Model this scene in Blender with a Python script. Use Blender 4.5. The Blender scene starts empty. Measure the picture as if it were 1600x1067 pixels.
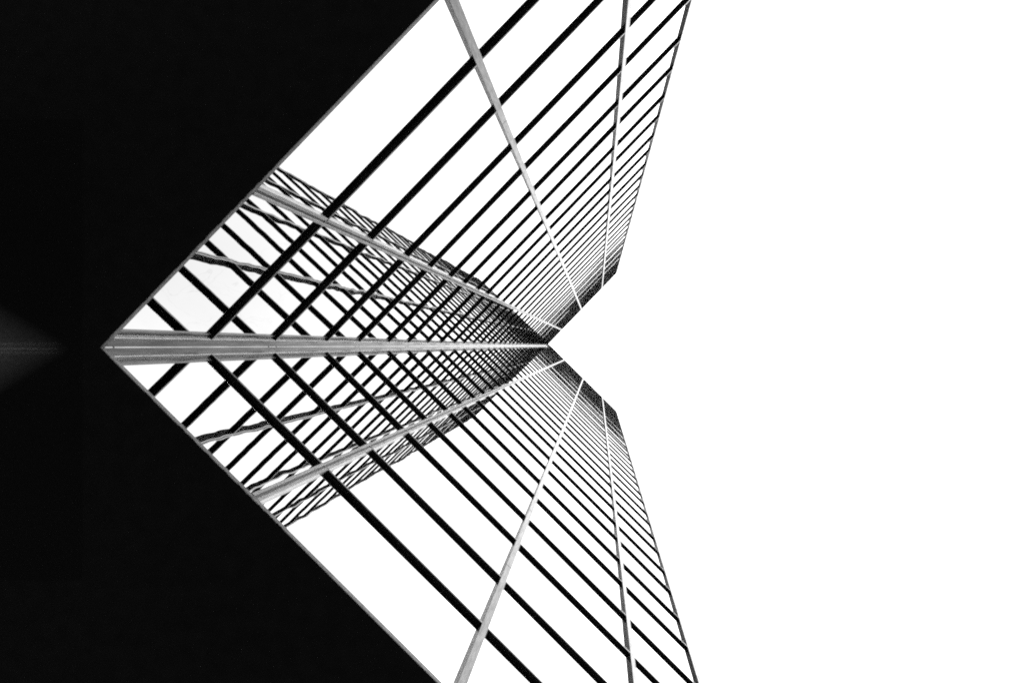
import bpy, bmesh, math, random
from mathutils import Matrix, Vector
random.seed(7)
scene = bpy.context.scene
R = math.radians

# ------------------------------------------------------------------ camera, sky, sun, exposure
FPX = 1100.0                    # focal length in photograph pixels (1600 wide)
EYE = 1.6                       # the photographer's eye height; he stands at x = y = 0 and looks straight up
cam_data = bpy.data.cameras.new('camera')
cam_data.sensor_width = 36.0
cam_data.sensor_fit = 'HORIZONTAL'
cam_data.lens = 36.0 * FPX / 1600.0
cam_data.shift_x = -132.0 / 1600.0      # the frame sits to one side of the zenith
cam_data.shift_y = 6.5 / 1600.0
cam_data.clip_end = 5000.0
cam = bpy.data.objects.new('camera', cam_data)
scene.collection.objects.link(cam)
cam.location = (0, 0, EYE)
cam.rotation_euler = (math.pi, 0, 0)    # image right = +X, image down = +Y
scene.camera = cam

SUN_EL, SUN_AZ = R(30), R(-17)          # azimuth measured from +X towards +Y
sun_dir = Vector((math.cos(SUN_EL) * math.cos(SUN_AZ), math.cos(SUN_EL) * math.sin(SUN_AZ), math.sin(SUN_EL)))
world = bpy.data.worlds.new('World')
scene.world = world
world.use_nodes = True
wn, wl = world.node_tree.nodes, world.node_tree.links
bg = wn['Background']
sky = wn.new('ShaderNodeTexSky')
sky.sky_type = 'NISHITA'
sky.sun_disc = False
sky.sun_elevation = SUN_EL
sky.sun_rotation = math.atan2(sun_dir.x, sun_dir.y)
sky.air_density = 1.0
sky.dust_density = 3.0
sky.ozone_density = 1.0
bw = wn.new('ShaderNodeRGBToBW')        # the photograph is black and white
wl.new(sky.outputs['Color'], bw.inputs['Color'])
wl.new(bw.outputs['Val'], bg.inputs['Color'])
bg.inputs['Strength'].default_value = 0.15

sun_data = bpy.data.lights.new('sun', 'SUN')
sun_data.energy = 0.7
sun_data.angle = R(20)
sun_data.color = (1, 1, 1)
sun = bpy.data.objects.new('sun', sun_data)
scene.collection.objects.link(sun)
sun.location = sun_dir * 200
sun.rotation_euler = (-sun_dir).to_track_quat('-Z', 'Y').to_euler()

vs = scene.view_settings
vs.view_transform = 'Standard'
vs.look = 'None'
vs.gamma = 1.0
vs.exposure = 4.3
vs.use_curve_mapping = False
scene.render.engine = 'CYCLES'
scene.cycles.pixel_filter_type = 'BLACKMAN_HARRIS'
scene.cycles.filter_width = 2.0
scene.cycles.max_bounces = 14
scene.cycles.glossy_bounces = 10
scene.cycles.diffuse_bounces = 4
scene.cycles.use_denoising = False
scene.cycles.sample_clamp_indirect = 0.0

# ------------------------------------------------------------------ materials
def new_mat(name):
    m = bpy.data.materials.new(name)
    m.use_nodes = True
    nt = m.node_tree
    return m, nt.nodes, nt.links, nt.nodes['Principled BSDF']

def noise_ramp(n, l, scale, lo, hi, vec_scale=(1, 1, 1), detail=4.0, per_object=True):
    """grey value between lo and hi from stretched object-space noise, different on every object"""
    tc = n.new('ShaderNodeTexCoord')
    mp = n.new('ShaderNodeMapping')
    mp.inputs['Scale'].default_value = vec_scale
    l.new(tc.outputs['Object'], mp.inputs['Vector'])
    tx = n.new('ShaderNodeTexNoise')
    tx.noise_dimensions = '4D'
    tx.inputs['Scale'].default_value = scale
    tx.inputs['Detail'].default_value = detail
    l.new(mp.outputs['Vector'], tx.inputs['Vector'])
    if per_object:
        oi = n.new('ShaderNodeObjectInfo')
        mu = n.new('ShaderNodeMath'); mu.operation = 'MULTIPLY'; mu.inputs[1].default_value = 40.0
        l.new(oi.outputs['Random'], mu.inputs[0])
        l.new(mu.outputs[0], tx.inputs['W'])
    mr = n.new('ShaderNodeMapRange')
    mr.inputs['From Min'].default_value = 0.3
    mr.inputs['From Max'].default_value = 0.7
    mr.inputs['To Min'].default_value = lo
    mr.inputs['To Max'].default_value = hi
    l.new(tx.outputs['Fac'], mr.inputs['Value'])
    return mr.outputs['Result']

def metal_mat(name, lo, hi, r_lo, r_hi, spec, scale=5.0, stretch=(6, 6, 0.7)):
    m, n, l, b = new_mat(name)
    l.new(noise_ramp(n, l, scale, lo, hi, stretch), b.inputs['Base Color'])
    l.new(noise_ramp(n, l, scale * 1.7, r_lo, r_hi, stretch), b.inputs['Roughness'])
    l.new(noise_ramp(n, l, scale * 1.3, spec * 0.55, spec * 1.45, stretch), b.inputs['Specular IOR Level'])
    return m

M_MULLION = metal_mat('weathered_grey_aluminium', 0.0012, 0.0042, 0.20, 0.30, 0.060)
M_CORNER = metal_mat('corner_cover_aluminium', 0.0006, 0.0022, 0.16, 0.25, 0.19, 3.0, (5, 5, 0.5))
M_TRIM = metal_mat('base_trim_aluminium', 0.0030, 0.0075, 0.35, 0.5, 0.035, 9.0, (2.0, 2.0, 2.0))
M_LEDGE = metal_mat('black_anodised_ledge', 0.0009, 0.0014, 0.22, 0.30, 0.09, 4.0, (0.6, 5, 5))
M_GASKET = metal_mat('black_rubber_gasket', 0.002, 0.003, 0.7, 0.8, 0.05)
M_BACK = metal_mat('dark_backing_wall', 0.02, 0.03, 0.7, 0.8, 0.2)
M_SOFFIT = metal_mat('black_soffit_panel', 0.0006, 0.0009, 0.030, 0.038, 0.085, 1.2, (1, 1, 1))
_inp = M_SOFFIT.node_tree.nodes['Principled BSDF'].inputs['Specular IOR Level']      # one even finish on the soffit
M_SOFFIT.node_tree.links.remove(_inp.links[0])
_inp.default_value = 0.075
M_BODY = metal_mat('dark_metal_cladding', 0.05, 0.08, 0.5, 0.6, 0.3)
M_LIT_SIDE = metal_mat('lit_side_aluminium', 0.010, 0.019, 0.25, 0.4, 0.16)  # sky-lit side of the corner cover, its brightness put into a paler colour
M_JOINTED = metal_mat('pale_jointed_aluminium', 0.006, 0.012, 0.22, 0.34, 0.12)
M_SCREW = metal_mat('dark_screw', 0.001, 0.002, 0.5, 0.6, 0.05)

# mirror glass: coated pane, slightly uneven, every pane with its own roller waves and bow
M_GLASS, n, l, b = new_mat('reflective_coated_glass')
b.inputs['Metallic'].default_value = 1.0
b.inputs['Roughness'].default_value = 0.0
base = noise_ramp(n, l, 0.7, 0.206, 0.220, (1, 1, 1))
crv = noise_ramp(n, l, 0.55, 0.0, 1.0, (1, 1, 0.6), 6.0)
d1 = n.new('ShaderNodeMath'); d1.operation = 'SUBTRACT'; d1.inputs[1].default_value = 0.52
l.new(crv, d1.inputs[0])
d2 = n.new('ShaderNodeMath'); d2.operation = 'ABSOLUTE'
l.new(d1.outputs[0], d2.inputs[0])
d3 = n.new('ShaderNodeMapRange')
d3.inputs['From Min'].default_value = 0.0; d3.inputs['From Max'].default_value = 0.006
d3.inputs['To Min'].default_value = 0.86; d3.inputs['To Max'].default_value = 1.0
l.new(d2.outputs[0], d3.inputs['Value'])
mm = n.new('ShaderNodeMath'); mm.operation = 'MULTIPLY'
l.new(base, mm.inputs[0]); l.new(d3.outputs['Result'], mm.inputs[1])
l.new(mm.outputs[0], b.inputs['Base Color'])
tc = n.new('ShaderNodeTexCoord')
oi = n.new('ShaderNodeObjectInfo')
wmul = n.new('ShaderNodeMath'); wmul.operation = 'MULTIPLY'; wmul.inputs[1].default_value = 60.0
l.new(oi.outputs['Random'], wmul.inputs[0])
def wave(scale_vec, amp):
    mp = n.new('ShaderNodeMapping')
    mp.inputs['Scale'].default_value = scale_vec
    l.new(tc.outputs['Object'], mp.inputs['Vector'])
    tx = n.new('ShaderNodeTexNoise')
    tx.noise_dimensions = '4D'
    tx.inputs['Scale'].default_value = 1.0
    tx.inputs['Detail'].default_value = 1.0
    l.new(mp.outputs['Vector'], tx.inputs['Vector'])
    l.new(wmul.outputs[0], tx.inputs['W'])
    sb = n.new('ShaderNodeVectorMath'); sb.operation = 'SUBTRACT'
    sb.inputs[1].default_value = (0.5, 0.5, 0.5)
    l.new(tx.outputs['Color'], sb.inputs[0])
    ml = n.new('ShaderNodeVectorMath'); ml.operation = 'MULTIPLY'
    ml.inputs[1].default_value = amp
    l.new(sb.outputs['Vector'], ml.inputs[0])
    return ml.outputs['Vector']
w1 = wave((0.45, 1, 3.7), (0.0012, 0, 0.0145))
w2 = wave((0.5, 1, 0.6), (0.0035, 0, 0.006))
add = n.new('ShaderNodeVectorMath'); add.operation = 'ADD'
l.new(w1, add.inputs[0]); l.new(w2, add.inputs[1])
wh = n.new('ShaderNodeTexWhiteNoise'); wh.noise_dimensions = '1D'      # some panes are flatter than others
l.new(wmul.outputs[0], wh.inputs['W'])
wr = n.new('ShaderNodeMapRange')
wr.inputs['To Min'].default_value = 0.25; wr.inputs['To Max'].default_value = 1.35
l.new(wh.outputs['Value'], wr.inputs['Value'])
sc = n.new('ShaderNodeVectorMath'); sc.operation = 'SCALE'
l.new(add.outputs['Vector'], sc.inputs[0]); l.new(wr.outputs['Result'], sc.inputs['Scale'])
vt = n.new('ShaderNodeVectorTransform')
vt.vector_type = 'VECTOR'; vt.convert_from = 'OBJECT'; vt.convert_to = 'WORLD'
l.new(sc.outputs['Vector'], vt.inputs['Vector'])
ge = n.new('ShaderNodeNewGeometry')
ad2 = n.new('ShaderNodeVectorMath'); ad2.operation = 'ADD'
l.new(ge.outputs['Normal'], ad2.inputs[0]); l.new(vt.outputs['Vector'], ad2.inputs[1])
nm = n.new('ShaderNodeVectorMath'); nm.operation = 'NORMALIZE'
l.new(ad2.outputs['Vector'], nm.inputs[0])
l.new(nm.outputs['Vector'], b.inputs['Normal'])

def ground_mat(name, lo, hi, scale, rough=0.9):
    m, n, l, b = new_mat(name)
    l.new(noise_ramp(n, l, scale, lo, hi, (1, 1, 1), 8.0, False), b.inputs['Base Color'])
    b.inputs['Roughness'].default_value = rough
    b.inputs['Specular IOR Level'].default_value = 0.2
    return m
M_GROUND = ground_mat('dark_asphalt', 0.022, 0.036, 3.0)
# added pale fan, fading at its edges, that the soffit mirrors as a glow
M_GLOW_FAN, n, l, b = new_mat('soffit_glow_fan')
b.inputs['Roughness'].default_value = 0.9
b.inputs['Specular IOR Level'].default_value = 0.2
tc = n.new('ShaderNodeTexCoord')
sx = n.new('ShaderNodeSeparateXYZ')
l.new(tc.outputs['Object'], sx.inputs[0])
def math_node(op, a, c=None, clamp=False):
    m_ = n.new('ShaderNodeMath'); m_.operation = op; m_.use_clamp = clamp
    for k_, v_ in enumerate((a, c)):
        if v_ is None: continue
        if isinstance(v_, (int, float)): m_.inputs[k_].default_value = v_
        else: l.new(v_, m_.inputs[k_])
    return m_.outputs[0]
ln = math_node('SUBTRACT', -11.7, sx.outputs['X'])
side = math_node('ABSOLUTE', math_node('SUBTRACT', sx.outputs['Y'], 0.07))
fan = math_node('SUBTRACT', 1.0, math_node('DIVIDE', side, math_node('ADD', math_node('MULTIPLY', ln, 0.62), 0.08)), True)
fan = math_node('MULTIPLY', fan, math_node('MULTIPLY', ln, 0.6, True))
fan_tone = math_node('ADD', 0.02, math_node('MULTIPLY', fan, noise_ramp(n, l, 14.0, 0.20, 0.55, (1, 1, 1), 8.0, False)))
l.new(fan_tone, b.inputs['Base Color'])
M_GLOW_STREAK = ground_mat('soffit_glow_streak_white', 0.7, 0.8, 8.0)  # white of the added streaks that brighten the mirrored glow

# ------------------------------------------------------------------ mesh helpers
def link(o, parent=None):
    scene.collection.objects.link(o)
    if parent is not None:
        o.parent = parent
    return o

def add_box(bm, x0, x1, y0, y1, z0, z1, bevel=0.0):
    vv = [bm.verts.new((x, y, z)) for z in (z0, z1) for y in (y0, y1) for x in (x0, x1)]
    ff = [(0, 2, 3, 1), (4, 5, 7, 6), (0, 1, 5, 4), (2, 6, 7, 3), (0, 4, 6, 2), (1, 3, 7, 5)]
    faces = [bm.faces.new([vv[i] for i in f]) for f in ff]
    if bevel > 0:
        ed = list({e for f in faces for e in f.edges})
        bmesh.ops.bevel(bm, geom=ed, offset=bevel, segments=1, affect='EDGES')

def add_prism(bm, pts, z0, z1):
    lo = [bm.verts.new((p[0], p[1], z0)) for p in pts]
    hi = [bm.verts.new((p[0], p[1], z1)) for p in pts]
    k = len(pts)
    bm.faces.new(list(reversed(lo)))
    bm.faces.new(hi)
    for i in range(k):
        j = (i + 1) % k
        bm.faces.new((lo[i], lo[j], hi[j], hi[i]))

def mesh_of(name, fill, mat):
    bm = bmesh.new()
    fill(bm)
    bmesh.ops.recalc_face_normals(bm, faces=bm.faces)
    me = bpy.data.meshes.new(name)
    bm.to_mesh(me)
    bm.free()
    me.materials.append(mat)
    return me

def obj(name, me, parent=None, loc=(0, 0, 0)):
    o = bpy.data.objects.new(name, me)
    o.location = loc
    return link(o, parent)

def tag(o, label=None, category=None, kind=None, group=None):
    if label: o['label'] = label
    if category: o['category'] = category
    if kind: o['kind'] = kind
    if group: o['group'] = group
    return o

# ------------------------------------------------------------------ the plan of the building
D1 = 3.60                       # distance from the eye to the glass of the first wing
D2 = D1 * 0.9865                # and of the second
FD = FPX * D1
A1, A2 = R(46.0), R(44.8)
U1 = Vector((math.cos(A1), -math.sin(A1))); N1 = Vector((math.sin(A1), math.cos(A1)))
U2 = Vector((math.cos(A2), math.sin(A2)));  N2 = Vector((math.sin(A2), -math.cos(A2)))

def meet(d1, d2):               # point at distance d1 from plane 1's eye line and d2 from plane 2's
    det = N1.x * N2.y - N1.y * N2.x
    return Vector(((-d1 * N2.y + d2 * N1.y) / det, (-d2 * N1.x + d1 * N2.x) / det))
C = meet(D1, D2)                # the re-entrant corner, on the glass
Z_BASE = EYE + FD * 0.001772
def levels(top):
    v = [0.002240, 0.002685]
    out = []
    k = 0
    while True:
        for q in (0.002240, 0.002685):
            z = EYE + FD * (q + 0.00096 * k)
            if z > top - 0.5:
                return out
            out.append(z)
        k += 1
TOP1 = EYE + FD * 0.01764
TOP2 = EYE + FD * 0.01920

P_MULL, P_LEDGE, H_LEDGE, P_CORNER = 0.063, 0.059, 0.043, 0.050
A_COVER = 0.185                 # how far the corner cover reaches along each wall

# ------------------------------------------------------------------ ground
def fill_ground(bm):
    s = 3000.0
    vv = [bm.verts.new(p) for p in ((-s, -s, 0), (s, -s, 0), (s, s, 0), (-s, s, 0))]
    bm.faces.new(vv)
ground = tag(obj('ground', mesh_of('ground', fill_ground, M_GROUND)), kind='structure')
def fill_glow_patch(bm):
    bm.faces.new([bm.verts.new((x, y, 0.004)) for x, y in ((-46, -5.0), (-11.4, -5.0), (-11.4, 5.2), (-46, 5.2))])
soffit_glow_patch = tag(obj('soffit_glow_patch', mesh_of('soffit_glow_patch', fill_glow_patch, M_GLOW_FAN)), kind='structure')  # added out of view, only to show as a glow in the glossy soffit
def fill_glow_streaks(bm):
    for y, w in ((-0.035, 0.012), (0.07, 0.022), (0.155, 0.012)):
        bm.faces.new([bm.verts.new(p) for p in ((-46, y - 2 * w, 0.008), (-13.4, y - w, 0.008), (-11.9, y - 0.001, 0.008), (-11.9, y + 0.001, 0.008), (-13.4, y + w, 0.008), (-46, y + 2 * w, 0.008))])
line = tag(obj('soffit_glow_streaks', mesh_of('soffit_glow_streaks', fill_glow_streaks, M_GLOW_STREAK)), kind='structure')  # added unseen strips, mirrored by the soffit as streaks in its glow

# ------------------------------------------------------------------ the glass building
tower = link(bpy.data.objects.new('glass_building', None))
tower.location = (C.x, C.y, 0)
tag(tower, 'tall mirror glass office block with an inward corner seen from straight below', 'building')

def world_xy(p):                # plan point relative to the tower's own origin
    return (p.x - C.x, p.y - C.y)

def build_facade(U, N, D, D_front_ratio, u_mull, u_end, top, sgn, label):
    """u is measured along the wall from the foot of the eye's perpendicular; x (local) from the corner, sgn keeps the axes right-handed"""
    u_corner = C.dot(U)
    X = [sgn * (u - u_corner) for u in u_mull]
    XE = sgn * (u_end - u_corner)
    def bx(bm, a, b_, y0, y1, z0, z1, bev=0.0):
        a, b_ = (a, b_) if a < b_ else (b_, a)
        add_box(bm, a, b_, y0, y1, z0, z1, bev)
    back = mesh_of('facade', lambda bm: bx(bm, sgn * 0.02, XE - sgn * 0.03, -0.30, -0.07, Z_BASE + 0.02, top - 0.05), M_BACK)
    fac = obj('facade', back, tower)
    M = Matrix(((U.x * sgn, N.x, 0, 0), (U.y * sgn, N.y, 0, 0), (0, 0, 1, 0), (0, 0, 0, 1)))
    fac.matrix_local = M
    tag(fac, label)
    lv = levels(top)
    # panes: bays between the verticals, rows between the ledges
    bays = []
    edges = [sgn * 0.02] + X + [XE - sgn * 0.10]
    rows = [Z_BASE + 0.03] + lv + [top - 0.06]
    cache = {}
    for i in range(len(edges) - 1):
        xa, xb = edges[i], edges[i + 1]
        xm, wd = (xa + xb) / 2, abs(xb - xa)
        for j in range(len(rows) - 1):
            za, zb = rows[j] + 0.01, rows[j + 1] - 0.004
            h = zb - za
            key = (i, round(h, 3))
            if key not in cache:
                cache[key] = mesh_of('pane', lambda bm: add_box(bm, -wd / 2 + 0.006, wd / 2 - 0.006, -0.028, 0.0, -h / 2, h / 2), M_GLASS)
            o = obj('pane', cache[key], fac, (xm, 0, (za + zb) / 2))
            o.rotation_euler = (random.gauss(0, 0.0005), 0, random.gauss(0, 0.0012))
    # ledges
    led = mesh_of('ledge', lambda bm: bx(bm, sgn * A_COVER, XE - sgn * 0.01, -0.03, P_LEDGE, 0, H_LEDGE, 0.004), M_LEDGE)
    led2 = mesh_of('ledge', lambda bm: bx(bm, -sgn * 0.45, XE - sgn * 0.01, -0.03, P_LEDGE, 0, H_LEDGE, 0.004), M_LEDGE)
    for z in lv:
        obj('ledge', led if z < TOP1 else led2, fac, (0, 0, z))
    # base trim and coping
    tr = mesh_of('base_trim', lambda bm: bx(bm, sgn * 0.058, XE, -0.05, 0.058, 0, 0.058), M_TRIM)
    obj('base_trim', tr, fac, (0, 0, Z_BASE))
    cp = mesh_of('coping', lambda bm: bx(bm, sgn * 0.0, XE + sgn * 0.02, -0.45, 0.066, 0, 0.10, 0.006), M_LEDGE)
    obj('coping', cp, fac, (0, 0, top - 0.05))
    # verticals, in lengths of one storey with a hairline splice between them
    storey = FD * 0.00096
    def lengths(name, fill_profile, x, mat):
        z0 = Z_BASE + 0.056
        k = 0
        made = {}
        while z0 < top - 0.06:
            z1 = min(Z_BASE + 0.45 + storey * (k + 1), top - 0.06)
            hh = round(z1 - z0 - 0.008, 4)
            if hh not in made:
                made[hh] = mesh_of(name, lambda bm: fill_profile(bm, hh), mat)
            obj(name, made[hh], fac, (x, 0, z0))
            z0 = z1
            k += 1
    for i, x in enumerate(X):
        if i == 0:              # the vertical nearest the corner is split by a dark movement joint
            s = sgn
            def prof(bm, hh):
                bx(bm, -s * 0.058, -s * 0.018, -0.02, P_MULL, 0, hh, 0.002)
                bx(bm, s * 0.014, s * 0.058, -0.02, P_MULL - 0.004, 0, hh, 0.002)
            lengths('mullion', prof, x, M_JOINTED)
            g = mesh_of('joint', lambda bm: bx(bm, -0.019, 0.019, -0.02, P_MULL - 0.014, 0, top - Z_BASE - 0.13), M_GASKET)
            obj('joint', g, fac, (x, 0, Z_BASE + 0.06))
        else:
            def prof(bm, hh):
                bx(bm, -0.054, 0.054, -0.02, P_MULL, 0, hh, 0.003)
            lengths('mullion', prof, x, M_MULLION)
    def prof(bm, hh):
        bx(bm, -sgn * 0.215, -sgn * 0.152, -0.02, P_MULL, 0, hh, 0.003)
        bx(bm, -sgn * 0.140, sgn * 0.0, -0.30, P_MULL, 0, hh, 0.003)
    lengths('end_mullion', prof, XE, M_MULLION)
    g = mesh_of('joint', lambda bm: bx(bm, -sgn * 0.153, -sgn * 0.139, -0.02, P_MULL - 0.02, 0, top - Z_BASE - 0.13), M_GASKET)
    obj('joint', g, fac, (XE, 0, Z_BASE + 0.06))
    # the strips beside the corner cover
    g = mesh_of('edge_strip', lambda bm: bx(bm, sgn * (A_COVER - 0.012), sgn * (A_COVER + 0.001), -0.02, P_CORNER + 0.003, 0, min(TOP1, top) - Z_BASE - 0.16, 0.002), M_LIT_SIDE)
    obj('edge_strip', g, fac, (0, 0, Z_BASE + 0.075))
    g = mesh_of('gasket', lambda bm: bx(bm, sgn * (A_COVER + 0.001), sgn * (A_COVER + 0.030), -0.02, 0.004, 0, min(TOP1, top) - Z_BASE - 0.13), M_GASKET)
    obj('gasket', g, fac, (0, 0, Z_BASE + 0.056))
    g = mesh_of('glazing_strip', lambda bm: bx(bm, sgn * (A_COVER + 0.031), sgn * (A_COVER + 0.064), -0.02, 0.016, 0, min(TOP1, top) - Z_BASE - 0.13, 0.002), M_MULLION)
    obj('glazing_strip', g, fac, (0, 0, Z_BASE + 0.056))
    return fac

q1, q2 = D1 - P_MULL, D2 - P_MULL
fac1 = build_facade(U1, N1, D1, 1, [-0.356 * q1, 0.4375 * q1, 1.262 * q1], 1.897 * q1, TOP1, 1,
                    'wing of the glass block whose verticals look greyer')
fac2 = build_facade(U2, N2, D2, 1, [-0.389 * q2, 0.4275 * q2, 1.2555 * q2], 1.920 * q2, TOP2, -1,
                    'wing of the glass block with the paler verticals')

# corner cover: an angle of folded metal in storey lengths, with a bead in the fold
corner = link(bpy.data.objects.new('corner_post', None), tower)
Ip = meet(D1 - P_CORNER, D2 - P_CORNER)
Ib = meet(D1 + 0.06, D2 + 0.06)
prof_pts = [world_xy(p) for p in (Ib, C + U2 * A_COVER - N2 * 0.02, C + U2 * A_COVER + N2 * P_CORNER, Ip,
                                  C + U1 * A_COVER + N1 * P_CORNER, C + U1 * A_COVER - N1 * 0.02)]
bis = (N1 + N2).normalized()
perp = Vector((-bis.y, bis.x))
bead_pts = [world_xy(Ip + p) for p in (perp * 0.010 + bis * 0.006, perp * 0.015 - bis * 0.004, -bis * 0.02, -perp * 0.015 - bis * 0.004, -perp * 0.010 + bis * 0.006)]
storey = FD * 0.00096
screw_me = mesh_of('screw', lambda bm: add_box(bm, -0.005, 0.004, -0.009, 0.009, -0.009, 0.009, 0.003), M_SCREW)
z0, k, made = Z_BASE + 0.075, 0, {}
while z0 < TOP1 - 0.06:
    z1 = min(EYE + FD * (0.002240 + 0.00096 * (k + 0.5)) - 0.02, TOP1 - 0.06) if k >= 0 else 0
    hh = round(z1 - z0 - 0.007, 4)
    if hh not in made:
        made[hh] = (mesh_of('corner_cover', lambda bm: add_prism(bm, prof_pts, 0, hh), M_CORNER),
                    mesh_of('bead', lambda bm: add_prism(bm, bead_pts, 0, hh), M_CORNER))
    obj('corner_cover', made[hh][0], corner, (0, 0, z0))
    obj('bead', made[hh][1], corner, (0, 0, z0 - 0.02))
    if k < 10:
        for zs in (0.12, hh - 0.12):
            q = Ip + bis * 0.007
            obj('screw', screw_me, corner, (q.x - C.x, q.y - C.y, z0 + zs))
    z0 = z1
    k += 1

# body, soffit, roof
W = 15.0
E1 = C + U1 * (1.897 * q1 - C.dot(U1)); E2 = C + U2 * (1.920 * q2 - C.dot(U2))
def outline(inset, back):
    a = meet(D1 + inset, D2 + inset)
    far = meet(D1 + back, D2 + back)
    return [a, E1 - N1 * inset - U1 * 0.02, E1 - N1 * back - U1 * 0.02, far, E2 - N2 * back - U2 * 0.02, E2 - N2 * inset - U2 * 0.02]
pts = [world_xy(p) for p in outline(0.31, W)]
obj('body', mesh_of('body', lambda bm: add_prism(bm, pts, Z_BASE + 0.08, TOP1 - 0.3), M_BODY), tower)
o2 = outline(0.31, W)
pts2 = [world_xy(p) for p in (o2[0], o2[3], o2[4], o2[5])]
obj('upper_body', mesh_of('upper_body', lambda bm: add_prism(bm, pts2, TOP1 - 0.31, TOP2 - 0.3), M_BODY), tower)
a = meet(D1 - 0.057, D2 - 0.057)
so = [a, E1 + N1 * 0.057 - U1 * 0.004, E1 - N1 * (W - 0.01) - U1 * 0.004, meet(D1 + W - 0.01, D2 + W - 0.01), E2 - N2 * (W - 0.01) - U2 * 0.004, E2 + N2 * 0.057 - U2 * 0.004]
pso = [world_xy(p) for p in so]
obj('soffit', mesh_of('soffit', lambda bm: add_prism(bm, pso, Z_BASE - 0.009, Z_BASE - 0.003), M_SOFFIT), tower)
# columns that carry the block over the open ground floor
def fill_col(bm):
    add_prism(bm, [(0.45 * math.cos(t * math.pi / 12), 0.45 * math.sin(t * math.pi / 12)) for t in range(24)], 0, Z_BASE - 0.031)
col_me = mesh_of('column', fill_col, M_BODY)
for s, t in ((4, 4), (-4, 14), (14, -4), (14, 4), (4, 14)):
    p = C - N1 * s - N2 * t
    if s > 0 and t > 0 and (s, t) != (4, 4) or s < 0 or t < 0:
        obj('column', col_me, tower, (p.x - C.x, p.y - C.y, 0))
